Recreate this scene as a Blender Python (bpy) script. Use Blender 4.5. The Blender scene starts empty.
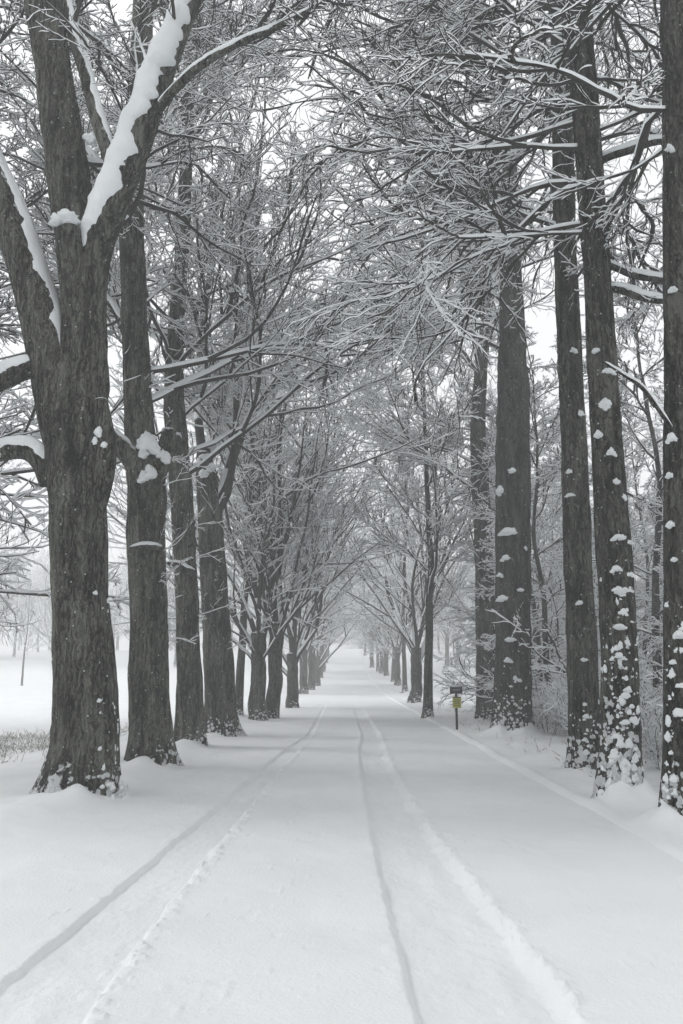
import bpy, bmesh, math
import numpy as np

scene = bpy.context.scene
COL = scene.collection
rng = np.random.default_rng(11)
UP = np.array([0.0, 0.0, 1.0])

# ------------------------------------------------------------------ camera
W, H = 683, 1024
F = 804.0
CAM_H = 1.45
PITCH = math.atan((672 - 512) / F)
CAM = np.array([0.0, 0.0, CAM_H])
FWD = np.array([0.0, math.cos(PITCH), math.sin(PITCH)])
UPV = np.array([0.0, -math.sin(PITCH), math.cos(PITCH)])
cam_d = bpy.data.cameras.new('camera')
cam_d.sensor_fit = 'VERTICAL'; cam_d.sensor_height = 24.0; cam_d.sensor_width = 16.0
cam_d.lens = F / H * 24.0
cam_d.clip_start = 0.05; cam_d.clip_end = 3000
cam = bpy.data.objects.new('camera', cam_d); COL.objects.link(cam)
cam.location = CAM; cam.rotation_euler = (math.pi / 2 + PITCH, 0, 0)
scene.camera = cam


def ray(px, py):
    return np.array([(px - W / 2) / F, 0, 0]) + (H / 2 - py) / F * UPV + FWD


def at(px, py, Y):
    d = ray(px, py)
    return CAM + d * (Y / d[1])


def px_size(p):
    return float(np.dot(np.asarray(p) - CAM, FWD)) / F        # metres per photo pixel at p


# ------------------------------------------------------------------ noise
def _hash(ix, iy, iz, seed):
    h = (ix.astype(np.int64) * 374761393 + iy.astype(np.int64) * 668265263 + iz.astype(np.int64) * 2147483647 + seed * 144665) & 0x7fffffff
    h = ((h ^ (h >> 13)) * 1274126177) & 0x7fffffff
    h = h ^ (h >> 16)
    return (h & 0xffff) / 65535.0


def vnoise(x, y, z=None, seed=0):
    x = np.asarray(x, float); y = np.asarray(y, float)
    z = np.zeros_like(x) if z is None else np.asarray(z, float)
    fx, fy, fz = np.floor(x), np.floor(y), np.floor(z)
    tx, ty, tz = x - fx, y - fy, z - fz
    tx, ty, tz = [t * t * (3 - 2 * t) for t in (tx, ty, tz)]
    r = 0
    for a in (0, 1):
        for b in (0, 1):
            for c in (0, 1):
                w = (tx if a else 1 - tx) * (ty if b else 1 - ty) * (tz if c else 1 - tz)
                r = r + w * _hash(fx + a, fy + b, fz + c, seed)
    return r * 2 - 1


def fbm(x, y, z=None, seed=0, oct=4):
    s, a, t = 0, 1.0, 0
    for i in range(oct):
        f = 2.03 ** i
        s = s + a * vnoise(x * f, y * f, None if z is None else z * f, seed + i * 17)
        t += a; a *= 0.5
    return s / t


def sstep(a, b, x):
    t = np.clip((x - a) / (b - a), 0, 1)
    return t * t * (3 - 2 * t)


# ------------------------------------------------------------------ materials
def new_mat(name):
    m = bpy.data.materials.new(name); m.use_nodes = True
    nt = m.node_tree
    return m, nt, nt.nodes['Principled BSDF']


def node(nt, typ, **kw):
    n = nt.nodes.new(typ)
    for k, v in kw.items():
        if k in ('inp',):
            for kk, vv in v.items():
                n.inputs[kk].default_value = vv
        else:
            setattr(n, k, v)
    return n


def mth(nt, op, a, b=None, clamp=False):
    n = nt.nodes.new('ShaderNodeMath'); n.operation = op; n.use_clamp = clamp
    for i, v in enumerate((a, b)):
        if v is None: continue
        if isinstance(v, (int, float)): n.inputs[i].default_value = v
        else: nt.links.new(v, n.inputs[i])
    return n.outputs[0]


def mrange(nt, v, a, b, c, d, smooth=False):
    n = nt.nodes.new('ShaderNodeMapRange'); n.clamp = True
    if smooth: n.interpolation_type = 'SMOOTHSTEP'
    nt.links.new(v, n.inputs[0])
    for i, x in zip((1, 2, 3, 4), (a, b, c, d)):
        if isinstance(x, (int, float)): n.inputs[i].default_value = x
        else: nt.links.new(x, n.inputs[i])
    return n.outputs[0]


SNOW_COL = (0.86, 0.885, 0.90, 1)


def snow_material(name, bump=0.25, scale=22.0):
    m, nt, p = new_mat(name)
    p.inputs['Roughness'].default_value = 0.65
    p.inputs['Specular IOR Level'].default_value = 0.25
    tc = node(nt, 'ShaderNodeTexCoord')
    n1 = node(nt, 'ShaderNodeTexNoise', inp={'Scale': scale, 'Detail': 6.0, 'Roughness': 0.6})
    n2 = node(nt, 'ShaderNodeTexNoise', inp={'Scale': 0.9, 'Detail': 3.0})
    nt.links.new(tc.outputs['Object'], n1.inputs['Vector']); nt.links.new(tc.outputs['Object'], n2.inputs['Vector'])
    mx = node(nt, 'ShaderNodeMix', data_type='RGBA')
    mx.inputs[6].default_value = (0.77, 0.795, 0.81, 1); mx.inputs[7].default_value = (0.82, 0.842, 0.855, 1)
    nt.links.new(mrange(nt, n2.outputs['Fac'], 0.35, 0.65, 0, 1), mx.inputs[0])
    nt.links.new(mx.outputs[2], p.inputs['Base Color'])
    b = node(nt, 'ShaderNodeBump', inp={'Strength': bump, 'Distance': 0.02})
    nt.links.new(n1.outputs['Fac'], b.inputs['Height']); nt.links.new(b.outputs[0], p.inputs['Normal'])
    return m


M_SNOW = snow_material('snow_ground')
M_ROAD = snow_material('snow_road', 0.42, 46.0)
M_CLUMP = snow_material('snow_clump', 0.7, 26.0)
m, nt, p = new_mat('twig_snow'); p.inputs['Base Color'].default_value = SNOW_COL; p.inputs['Roughness'].default_value = 0.7
p.inputs['Specular IOR Level'].default_value = 0.2
M_TSNOW = m
m, nt, p = new_mat('twig_bark'); p.inputs['Roughness'].default_value = 0.85; p.inputs['Specular IOR Level'].default_value = 0.2
tc = node(nt, 'ShaderNodeTexCoord')
n1 = node(nt, 'ShaderNodeTexNoise', inp={'Scale': 6.0, 'Detail': 4.0}); nt.links.new(tc.outputs['Object'], n1.inputs['Vector'])
mx = node(nt, 'ShaderNodeMix', data_type='RGBA')
mx.inputs[6].default_value = (0.020, 0.0195, 0.017, 1); mx.inputs[7].default_value = (0.058, 0.057, 0.050, 1)
nt.links.new(mrange(nt, n1.outputs['Fac'], 0.3, 0.7, 0, 1), mx.inputs[0]); nt.links.new(mx.outputs[2], p.inputs['Base Color'])
M_TBARK = m


def bark_material(name, wind=(0.5, -0.8, 0.0), base_h=1.3, base_amt=0.5, patch=0.0, tone=1.0, ridge=1.0):
    """bark with fissures; driven snow on up-facing faces, in patches low on the weather side and in small flecks"""
    m, nt, p = new_mat(name)
    L = nt.links.new
    tc = node(nt, 'ShaderNodeTexCoord'); obj = tc.outputs['Object']
    mp = node(nt, 'ShaderNodeMapping'); mp.inputs['Scale'].default_value = (1, 1, 0.11); L(obj, mp.inputs[0])
    nf = node(nt, 'ShaderNodeTexNoise', inp={'Scale': 30.0 * ridge, 'Detail': 7.0, 'Roughness': 0.68, 'Distortion': 0.9}); L(mp.outputs[0], nf.inputs['Vector'])
    vf = node(nt, 'ShaderNodeTexVoronoi', feature='DISTANCE_TO_EDGE', inp={'Scale': 27.0 * ridge}); 
    mpd = node(nt, 'ShaderNodeMapping'); mpd.inputs['Scale'].default_value = (1, 1, 0.14)
    nd = node(nt, 'ShaderNodeTexNoise', inp={'Scale': 7.0, 'Detail': 4.0}); L(obj, nd.inputs['Vector'])
    va = node(nt, 'ShaderNodeVectorMath', operation='MULTIPLY_ADD'); L(nd.outputs['Color'], va.inputs[0]); va.inputs[1].default_value = (0.16, 0.16, 0.5); L(obj, va.inputs[2])
    L(va.outputs[0], mpd.inputs[0]); L(mpd.outputs[0], vf.inputs['Vector'])
    fis = mrange(nt, vf.outputs['Distance'], 0.0, 0.28, 0, 1, True)
    mp3 = node(nt, 'ShaderNodeMapping'); mp3.inputs['Scale'].default_value = (1, 1, 0.075); L(va.outputs[0], mp3.inputs[0])
    n3 = node(nt, 'ShaderNodeTexNoise', inp={'Scale': 11.0 * ridge, 'Detail': 4.0, 'Roughness': 0.55}); L(mp3.outputs[0], n3.inputs['Vector'])
    fur = mrange(nt, mth(nt, 'ABSOLUTE', mth(nt, 'SUBTRACT', n3.outputs['Fac'], 0.5)), 0.0, 0.075, 0, 1, True)
    hgt = mth(nt, 'ADD', mth(nt, 'ADD', mth(nt, 'MULTIPLY', fis, 0.20), mth(nt, 'MULTIPLY', fur, 0.30)), mth(nt, 'MULTIPLY', mrange(nt, nf.outputs['Fac'], 0.3, 0.7, 0.08, 0.62), 0.95))
    mpb = node(nt, 'ShaderNodeMapping'); mpb.inputs['Scale'].default_value = (1, 1, 0.3); L(obj, mpb.inputs[0])
    big = node(nt, 'ShaderNodeTexNoise', inp={'Scale': 3.6, 'Detail': 4.0, 'Distortion': 0.5}); L(mpb.outputs[0], big.inputs['Vector'])
    ramp = node(nt, 'ShaderNodeValToRGB'); e = ramp.color_ramp.elements
    t = tone * 0.86
    e[0].position = 0.30; e[0].color = (0.006 * t, 0.006 * t, 0.005 * t, 1)
    e[1].position = 0.95; e[1].color = (0.205 * t, 0.207 * t, 0.180 * t, 1)
    k = e.new(0.58); k.color = (0.064 * t, 0.065 * t, 0.056 * t, 1)
    L(mth(nt, 'ADD', hgt, mrange(nt, big.outputs['Fac'], 0.3, 0.7, -0.22, 0.2)), ramp.inputs[0])
    # snow mask
    geo = node(nt, 'ShaderNodeNewGeometry')
    sx = node(nt, 'ShaderNodeSeparateXYZ'); L(geo.outputs['Normal'], sx.inputs[0])
    so = node(nt, 'ShaderNodeSeparateXYZ'); L(obj, so.inputs[0])
    n1 = node(nt, 'ShaderNodeTexNoise', inp={'Scale': 9.0, 'Detail': 4.0, 'Roughness': 0.6}); L(obj, n1.inputs['Vector'])
    vl = node(nt, 'ShaderNodeTexVoronoi', inp={'Scale': 12.5, 'Randomness': 1.0})
    nw = node(nt, 'ShaderNodeTexNoise', inp={'Scale': 22.0, 'Detail': 3.0}); L(obj, nw.inputs['Vector'])
    wa = node(nt, 'ShaderNodeVectorMath', operation='MULTIPLY_ADD'); L(nw.outputs['Color'], wa.inputs[0]); wa.inputs[1].default_value = (0.07, 0.07, 0.07); L(obj, wa.inputs[2])
    L(wa.outputs[0], vl.inputs['Vector'])
    vs_ = node(nt, 'ShaderNodeSeparateColor'); L(vl.outputs['Color'], vs_.inputs[0])
    ftop = mrange(nt, mth(nt, 'ADD', sx.outputs[2], mth(nt, 'MULTIPLY', mth(nt, 'SUBTRACT', n1.outputs['Fac'], 0.5), 1.0)), 0.36, 0.46, 0, 1, True)
    dt = node(nt, 'ShaderNodeVectorMath', operation='DOT_PRODUCT'); L(geo.outputs['Normal'], dt.inputs[0])
    wv = np.array(wind); wv = wv / np.linalg.norm(wv); dt.inputs[1].default_value = tuple(wv)
    wd = mrange(nt, dt.outputs['Value'], -0.15, 0.75, 0, 1)
    hh = mth(nt, 'POWER', mrange(nt, so.outputs[2], 0.0, base_h, 1, 0), 1.3)
    lift = mth(nt, 'ADD', mth(nt, 'MULTIPLY', hh, mth(nt, 'ADD', mth(nt, 'MULTIPLY', wd, 0.75), 0.25)), 0.0)
    rad = mth(nt, 'MULTIPLY', mth(nt, 'ADD', mth(nt, 'MULTIPLY', lift, base_amt), mth(nt, 'MULTIPLY', wd, patch)), mth(nt, 'ADD', mth(nt, 'MULTIPLY', vs_.outputs[1], 0.9), 0.35))
    fp = mrange(nt, mth(nt, 'SUBTRACT', rad, vl.outputs['Distance']), 0.0, 0.07, 0, 1, True)
    vk = node(nt, 'ShaderNodeTexVoronoi', inp={'Scale': 13.0}); L(obj, vk.inputs['Vector'])
    sc = node(nt, 'ShaderNodeSeparateColor'); L(vk.outputs['Color'], sc.inputs[0])
    ff = mth(nt, 'MULTIPLY', mrange(nt, vk.outputs['Distance'], 0.10, 0.17, 1, 0), mth(nt, 'LESS_THAN', sc.outputs[0], 0.22))
    ff = mth(nt, 'MULTIPLY', ff, 0.8)
    fac = mth(nt, 'MAXIMUM', mth(nt, 'MAXIMUM', ftop, fp), ff, True)
    mx = node(nt, 'ShaderNodeMix', data_type='RGBA'); L(fac, mx.inputs[0]); L(ramp.outputs[0], mx.inputs[6]); mx.inputs[7].default_value = SNOW_COL
    L(mx.outputs[2], p.inputs['Base Color'])
    p.inputs['Roughness'].default_value = 0.85; p.inputs['Specular IOR Level'].default_value = 0.2
    b1 = node(nt, 'ShaderNodeBump', inp={'Strength': 1.0, 'Distance': 0.06}); L(hgt, b1.inputs['Height'])
    b2 = node(nt, 'ShaderNodeBump', inp={'Strength': 0.8, 'Distance': 0.03}); L(fac, b2.inputs['Height']); L(b1.outputs[0], b2.inputs['Normal'])
    L(b2.outputs[0], p.inputs['Normal'])
    return m


M_BARK = bark_material('bark', base_h=0.9, base_amt=0.75)
M_BARK_OLD = bark_material('bark_old', wind=(0.9, -0.3, 0), base_h=0.7, base_amt=0.75, patch=0.0, tone=1.2)
M_BARK_PLASTER = bark_material('bark_plastered', wind=(-0.65, -0.75, 0), base_h=2.0, base_amt=0.85, patch=0.14, tone=0.95)
M_BARK_PLAST2 = bark_material('bark_plastered_low', wind=(-0.6, -0.8, 0), base_h=1.1, base_amt=0.8, patch=0.10, tone=0.95)


M_BARK_DARK = bark_material('bark_dark', wind=(-0.4, -0.9, 0), base_h=1.4, base_amt=0.8, patch=0.10, tone=0.72)


def flat_mat(name, col, rough=0.7):
    m, nt, p = new_mat(name)
    tc = node(nt, 'ShaderNodeTexCoord')
    n1 = node(nt, 'ShaderNodeTexNoise', inp={'Scale': 30.0, 'Detail': 4.0}); nt.links.new(tc.outputs['Object'], n1.inputs['Vector'])
    mx = node(nt, 'ShaderNodeMix', data_type='RGBA')
    mx.inputs[6].default_value = tuple(c * 0.75 for c in col) + (1,); mx.inputs[7].default_value = tuple(min(1, c * 1.2) for c in col) + (1,)
    nt.links.new(n1.outputs['Fac'], mx.inputs[0]); nt.links.new(mx.outputs[2], p.inputs['Base Color'])
    p.inputs['Roughness'].default_value = rough
    return m


M_POST = flat_mat('dark_post_paint', (0.012, 0.012, 0.014), 0.5)
M_BOARD = flat_mat('dark_board', (0.03, 0.032, 0.038), 0.5)
M_LETTER = flat_mat('pale_lettering', (0.25, 0.25, 0.25), 0.6)
M_NOTICE = flat_mat('yellow_green_notice', (0.50, 0.50, 0.11), 0.6)
M_PRINT = flat_mat('notice_print', (0.13, 0.13, 0.07), 0.6)
M_GRASS = flat_mat('dry_grass', (0.20, 0.17, 0.12), 0.9)


# ------------------------------------------------------------------ mesh helpers
def make_mesh(name, V, Q, mats, mi=None, smooth=True, tris=None):
    me = bpy.data.meshes.new(name)
    V = np.asarray(V, np.float32); Q = np.asarray(Q, np.int32)
    k = Q.shape[1]
    me.vertices.add(len(V)); me.vertices.foreach_set('co', V.ravel())
    me.loops.add(Q.size); me.loops.foreach_set('vertex_index', Q.ravel())
    me.polygons.add(len(Q)); me.polygons.foreach_set('loop_start', np.arange(len(Q), dtype=np.int32) * k)
    for mt in mats: me.materials.append(mt)
    if mi is not None: me.polygons.foreach_set('material_index', np.asarray(mi, np.int32))
    me.polygons.foreach_set('use_smooth', np.full(len(Q), smooth))
    me.update(calc_edges=True)
    return me


def obj(name, me, parent=None, loc=(0, 0, 0)):
    o = bpy.data.objects.new(name, me); COL.objects.link(o); o.location = loc
    if parent is not None: o.parent = parent
    return o


def tag(o, label=None, cat=None, group=None, kind=None):
    if label: o['label'] = label
    if cat: o['category'] = cat
    if group: o['group'] = group
    if kind: o['kind'] = kind
    return o


def thing(name, label, cat, loc, group=None):
    o = obj(name, None, None, tuple(loc))
    o.empty_display_size = 0.2
    return tag(o, label, cat, group)


def frames(P):
    T = np.gradient(P, axis=-2)
    T /= np.linalg.norm(T, axis=-1, keepdims=True) + 1e-9
    S = np.cross(T, UP) + 0.06 * np.array([0.8, 0.6, 0])
    S -= T * (S * T).sum(-1, keepdims=True)
    S /= np.linalg.norm(S, axis=-1, keepdims=True) + 1e-9
    return T, S, np.cross(S, T)


def tubes(P, R, n, snow, r=None):
    """N polylines of K points -> quads; the upper faces carry a raised crest of snow (material 1)"""
    r = r or rng
    N, K, _ = P.shape
    T, S, U = frames(P)
    hz = np.sqrt(np.clip(1 - T[..., 2] ** 2, 0, 1))
    sn = snow * (0.55 + 0.9 * r.random((N, K))) * np.clip(hz * 1.3 - 0.15, 0.05, 1)
    sn[:, -1] *= 0.5
    phi = 2 * np.pi * np.arange(n) / n
    if n == 4: phi = np.radians([0.0, 124.0, 180.0, 236.0])
    c, s = np.cos(phi), np.sin(phi)
    rad = R[..., None] + sn[..., None] * (np.maximum(0, c) ** 0.8 + 0.40 * np.abs(s) * (c > -0.6))
    V = P[:, :, None, :] + rad[..., None] * (c[:, None] * U[:, :, None, :] + s[:, None] * S[:, :, None, :])
    base = (np.arange(N * K).reshape(N, K) * n)[:, :-1, None]
    j = np.arange(n); j2 = (j + 1) % n
    Q = np.stack([base + j, base + j2, base + n + j2, base + n + j], -1).reshape(-1, 4)
    fc = np.cos(phi + np.pi / n) if n != 4 else np.array([1.0, -1.0, -1.0, 1.0])
    hseg = 0.5 * (hz[:, :-1] + hz[:, 1:])
    on = (hseg + 0.25 * (r.random(hseg.shape) - 0.5) > 0.36)
    side = r.random(hseg.shape) < 0.3
    mi = (on[..., None] & (fc > 0.15)) | (~on[..., None] & side[..., None] & (fc > 0.15))
    return V.reshape(-1, 3), Q, mi.reshape(-1).astype(np.int32)


class Batch:
    def __init__(self): self.V, self.Q, self.M, self.n = [], [], [], 0

    def add(self, V, Q, M):
        self.V.append(V); self.Q.append(Q + self.n); self.M.append(M); self.n += len(V)

    def mesh(self, name, mats=None, smooth=True):
        return make_mesh(name, np.concatenate(self.V), np.concatenate(self.Q), mats or [M_TBARK, M_TSNOW], np.concatenate(self.M), smooth)


def sample(P, R, t):
    """points, tangents and radii at fractions t (N,n) of polylines (N,K,3)"""
    N, K, _ = P.shape
    f = np.clip(t * (K - 1), 0, K - 1.001); i = f.astype(int); w = (f - i)
    ar = np.arange(N)[:, None]
    A, B = P[ar, i], P[ar, i + 1]
    p = A + (B - A) * w[..., None]
    T = B - A; T /= np.linalg.norm(T, axis=-1, keepdims=True) + 1e-9
    return p, T, R[ar, i] * (1 - w) + R[ar, i + 1] * w


def march(o, d, L, r0, K, wander, trop, rmin, taper=0.8, r=None):
    r = r or rng
    N = len(o)
    P = np.zeros((N, K, 3)); P[:, 0] = o
    st = (L / (K - 1))[:, None]
    for k in range(1, K):
        d = d + wander * r.normal(size=(N, 3)) + np.array([0, 0, 1.0]) * (trop if np.isscalar(trop) else trop[:, None])
        d /= np.linalg.norm(d, axis=1, keepdims=True) + 1e-9
        P[:, k] = P[:, k - 1] + d * st
    t = np.linspace(0, 1, K)[None]
    R = np.maximum(r0[:, None] * (1 - taper * t), rmin)
    return P, R


def grow(P, R, n, t0, t1, lenf, ang, K, wander, trop, rr, rmin, flat=0.9, lenr=0.5, keep=1.0, lmax=9.0, r=None):
    r = r or rng
    N = len(P)
    t = t0 + (t1 - t0) * (np.arange(n) + r.random((N, n))) / n
    p, T, rp = sample(P, R, t)
    PL = np.linalg.norm(np.diff(P, axis=1), axis=-1).sum(1)
    S = np.cross(T, UP) + 0.06 * np.array([0.8, 0.6, 0]); S -= T * (S * T).sum(-1, keepdims=True)
    S /= np.linalg.norm(S, axis=-1, keepdims=True) + 1e-9
    U = np.cross(S, T)
    al = ((np.arange(n) % 2) * np.pi)[None] + r.normal(size=(N, n)) * flat
    an = np.radians(ang) * (0.7 + 0.6 * r.random((N, n)))
    d = np.cos(an)[..., None] * T + np.sin(an)[..., None] * (np.cos(al)[..., None] * S + np.sin(al)[..., None] * U)
    L = np.minimum(PL[:, None] * lenf * (1 - lenr * t) * (0.55 + 0.8 * r.random((N, n))), lmax)
    r0 = np.maximum(np.minimum(rp * 0.72, L * rr), rmin)
    m = r.random((N, n)) < keep
    return march(p[m], d[m], L[m], r0[m], K, wander, trop, rmin, r=r)


def catmull(pts, n):
    """smooth curve through rows of pts (any columns), n samples, spaced by arc length of the first three"""
    pts = np.asarray(pts, float)
    Q = np.vstack([2 * pts[0] - pts[1], pts, 2 * pts[-1] - pts[-2]])
    out = []
    for i in range(len(pts) - 1):
        p0, p1, p2, p3 = Q[i:i + 4]
        t = np.linspace(0, 1, 12, endpoint=False)[:, None]
        out.append(0.5 * (2 * p1 + (p2 - p0) * t + (2 * p0 - 5 * p1 + 4 * p2 - p3) * t ** 2 + (3 * p1 - p0 - 3 * p2 + p3) * t ** 3))
    out = np.vstack(out + [pts[-1:]])
    s = np.r_[0, np.cumsum(np.linalg.norm(np.diff(out[:, :3], axis=0), axis=1))]
    u = np.linspace(0, s[-1], n)
    return np.stack([np.interp(u, s, out[:, c]) for c in range(out.shape[1])], 1)


def trunk_mesh(name, P, R, n=28, flare=0.0, fh=0.35, lump=0.06, seed=0, mat=None, cap=True, roots=5, capbump=0.25, fdir=0.0, fbias=0.0, ridge=0.0):
    """one continuous trunk: P (K,3) local, R (K,), root flare with buttresses, lumpy bark"""
    P = np.asarray(P); K = len(P)
    T, S, U = frames(P[None]); T, S, U = T[0], S[0], U[0]
    # keep a steady frame on steep stems
    X = np.array([1.0, 0, 0]); A = X - T * (T @ X)[:, None]
    steep = np.abs(T[:, 2]).mean() > 0.45
    if steep:
        S = A / np.linalg.norm(A, axis=1, keepdims=True); U = np.cross(T, S)
    ph = 2 * np.pi * np.arange(n) / n
    rad = np.repeat(R[:, None], n, 1)
    zz = (P[:, 2] - P[0, 2])[:, None]
    if flare:
        but = 1 + 0.45 * np.cos(roots * ph + seed) + 0.25 * np.cos((roots - 2) * ph + seed * 2.1) + fbias * np.cos(ph - fdir)
        rad = rad * (1 + flare * np.exp(-zz / fh) * np.maximum(0.1, but[None])) * (1 + 0.04 * np.exp(-zz / 1.4) * np.cos(roots * ph + seed)[None])
    nx = np.cos(ph)[None] * 2.2 + seed * 3.7; ny = np.sin(ph)[None] * 2.2
    arc = np.r_[0, np.cumsum(np.linalg.norm(np.diff(P, axis=0), axis=1))][:, None]
    rad = rad * (1 + lump * fbm(nx + 0 * arc, ny + 0 * arc, arc * 1.3 + 0 * nx, seed, 3) * 1.5)
    rad = rad * (1 + 0.035 * fbm(nx * 4 + 0 * arc, ny * 4 + 0 * arc, arc * 0.9 + 0 * nx, seed + 5, 2))
    if ridge:
        rr_ = n * 0.11 / 2
        rad = rad + ridge * (0.35 - 2 * np.abs(fbm(np.cos(ph)[None] * rr_ + 0 * arc, np.sin(ph)[None] * rr_ + 0 * arc, arc * 1.6 + 0 * nx, seed + 15, 3)))
    V = P[:, None] + rad[..., None] * (np.cos(ph)[None, :, None] * S[:, None] + np.sin(ph)[None, :, None] * U[:, None])
    V = V.reshape(-1, 3)
    base = (np.arange(K - 1) * n)[:, None]; j = np.arange(n); j2 = (j + 1) % n
    Q = np.stack([base + j, base + j2, base + n + j2, base + n + j], -1).reshape(-1, 4)
    if cap:
        # close the top with two shrinking rings
        t = T[-1]; last = V[-n:]; c = last.mean(0)
        r1 = c + (last - c) * 0.6 + t * R[-1] * capbump; r2 = c + (last - c) * 0.02 + t * R[-1] * capbump * 1.3
        b = len(V); V = np.vstack([V, r1, r2])
        for b0, b1 in ((b - n, b), (b, b + n)):
            Q = np.vstack([Q, np.stack([b0 + j, b0 + j2, b1 + j2, b1 + j], -1)])
    return make_mesh(name, V, Q, [mat or M_BARK], None, True)


def snow_cap(name, P, R, thick=0.05, half=70, seed=0, n=11, side=0.0):
    """snow lying along a limb: an arc over the limb's upper side with an uneven edge"""
    P = np.asarray(P); K = len(P)
    T, S, U = frames(P[None]); S, U = S[0], U[0]
    arc = np.r_[0, np.cumsum(np.linalg.norm(np.diff(P, axis=0), axis=1))]
    hl = np.radians(half) * (1 + 0.70 * fbm(arc * 3.5, arc * 0 + 3.3, None, seed, 2) + 0.30 * fbm(arc * 16, arc * 0 + 3.3, None, seed, 4))
    hr = np.radians(half) * (1 + 0.70 * fbm(arc * 3.5, arc * 0 + 9.1, None, seed + 4, 2) + 0.30 * fbm(arc * 16, arc * 0 + 9.1, None, seed + 4, 4))
    u = np.linspace(-1, 1, n)
    ang = np.where(u[None] < 0, u[None] * hl[:, None], u[None] * hr[:, None]) + side
    th = thick * (1 + 0.55 * fbm(arc[:, None] * 5 + 0 * u, u[None] * 3 + 0 * arc[:, None], None, seed + 9, 3))
    e = np.sin(np.pi * np.clip(arc / arc[-1], 0.0, 1))[:, None] ** 0.35
    rad = R[:, None] * 0.96 + th * e * np.clip(1 - np.abs(u[None]) ** 1.7, 0, 1) - 0.02 * (np.abs(u[None]) > 0.99) * R[:, None]
    rad[0] = R[0] * 0.9; rad[-1] = R[-1] * 0.9
    V = P[:, None] + rad[..., None] * (np.cos(ang)[..., None] * U[:, None] + np.sin(ang)[..., None] * S[:, None])
    base = (np.arange(K - 1) * n)[:, None]; j = np.arange(n - 1)
    Q = np.stack([base + j, base + j + 1, base + n + j + 1, base + n + j], -1).reshape(-1, 4)
    return make_mesh(name, V.reshape(-1, 3), Q, [M_CLUMP], None, True)


def lump_arrays(center, size, seed=0, sub=3):
    bm = bmesh.new(); bmesh.ops.create_icosphere(bm, subdivisions=sub, radius=1.0)
    V = np.array([v.co for v in bm.verts]); T = np.array([[v.index for v in f.verts] for f in bm.faces]); bm.free()
    d = 1 + 0.55 * fbm(V[:, 0] * 1.4 + seed * 5.1, V[:, 1] * 1.4, V[:, 2] * 1.4, seed, 2) + 0.30 * fbm(V[:, 0] * 4.5, V[:, 1] * 4.5 + seed, V[:, 2] * 4.5, seed + 3, 2)
    V = V * d[:, None]
    V[:, 0] *= 1 - 0.28 * V[:, 2]                    # sagging: narrower at the top
    V = V * np.asarray(size)
    V[:, 2] = np.where(V[:, 2] < 0, V[:, 2] * 0.75, V[:, 2])
    return V + np.asarray(center), T


def lump(name, parent, root, center, size, seed=0, sub=3):
    r = np.random.default_rng(seed + 900)
    Vs, Ts, n0 = [], [], 0
    size = np.asarray(size, float)
    for k in range(4):                               # one heap grown from a few overlapping lobes
        f = 0.82 if k == 0 else 0.35 + 0.25 * r.random()
        off = np.zeros(3) if k == 0 else size * np.array([r.uniform(-0.8, 0.8), r.uniform(-0.3, 0.2), r.uniform(-0.85, 0.35)])
        V, T = lump_arrays(np.asarray(center) - root + off, size * f, seed + k * 7, sub)
        Vs.append(V); Ts.append(T + n0); n0 += len(V)
    return obj(name, make_mesh(name, np.vstack(Vs), np.vstack(Ts), [M_CLUMP]), parent)


def crust(parent, TP, TR, root, n, z1, side, spread, smin, smax, seed, flare=0.4):
    """small lumps of driven snow stuck to a trunk, thinning out upwards: one mesh"""
    r = np.random.default_rng(seed); Vs, Ts, n0 = [], [], 0
    for k in range(n):
        z = root[2] + z1 * r.random() ** 2.2
        i = np.interp(z, TP[:, 2], np.arange(len(TP)))
        c = np.array([np.interp(i, np.arange(len(TP)), TP[:, q]) for q in range(3)]); rad = np.interp(i, np.arange(len(TP)), TR)
        rad *= 1 + flare * 0.75 * math.exp(-(z - root[2]) / 0.3)
        a = side + np.clip(r.normal(), -1.6, 1.6) * spread
        p = c + rad * 0.99 * np.array([math.cos(a), math.sin(a), 0])
        sz = (smin + (smax - smin) * r.random() ** 1.5) * (1.25 - 0.5 * (z - root[2]) / z1)
        V, T = lump_arrays((0, 0, 0), (sz * r.uniform(0.7, 1.5), sz * r.uniform(0.14, 0.30), sz * r.uniform(0.7, 1.5)), seed + k, 3)
        cs, sn = math.cos(a + math.pi / 2), math.sin(a + math.pi / 2)
        V = np.stack([V[:, 0] * cs - V[:, 1] * sn, V[:, 0] * sn + V[:, 1] * cs, V[:, 2]], 1) + p - root
        Vs.append(V); Ts.append(T + n0); n0 += len(V)
    return tag(obj('snow_crust', make_mesh('snow_crust', np.vstack(Vs), np.vstack(Ts), [M_CLUMP]), parent), kind='stuff')


# ------------------------------------------------------------------ terrain
def rise(y):
    y = np.asarray(y, float)
    a = 4.0 * (np.clip(y - 40, 0, 80) / 80) ** 1.9
    d = np.clip(y - 120, 0, 400)
    b = np.where(y > 120, 0.095 * d - 0.0016 * d * d, 0)
    return a + np.maximum(b, -2.0 - 0.002 * d)


MOUNDS = []      # (x, y, radius, height)


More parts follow.
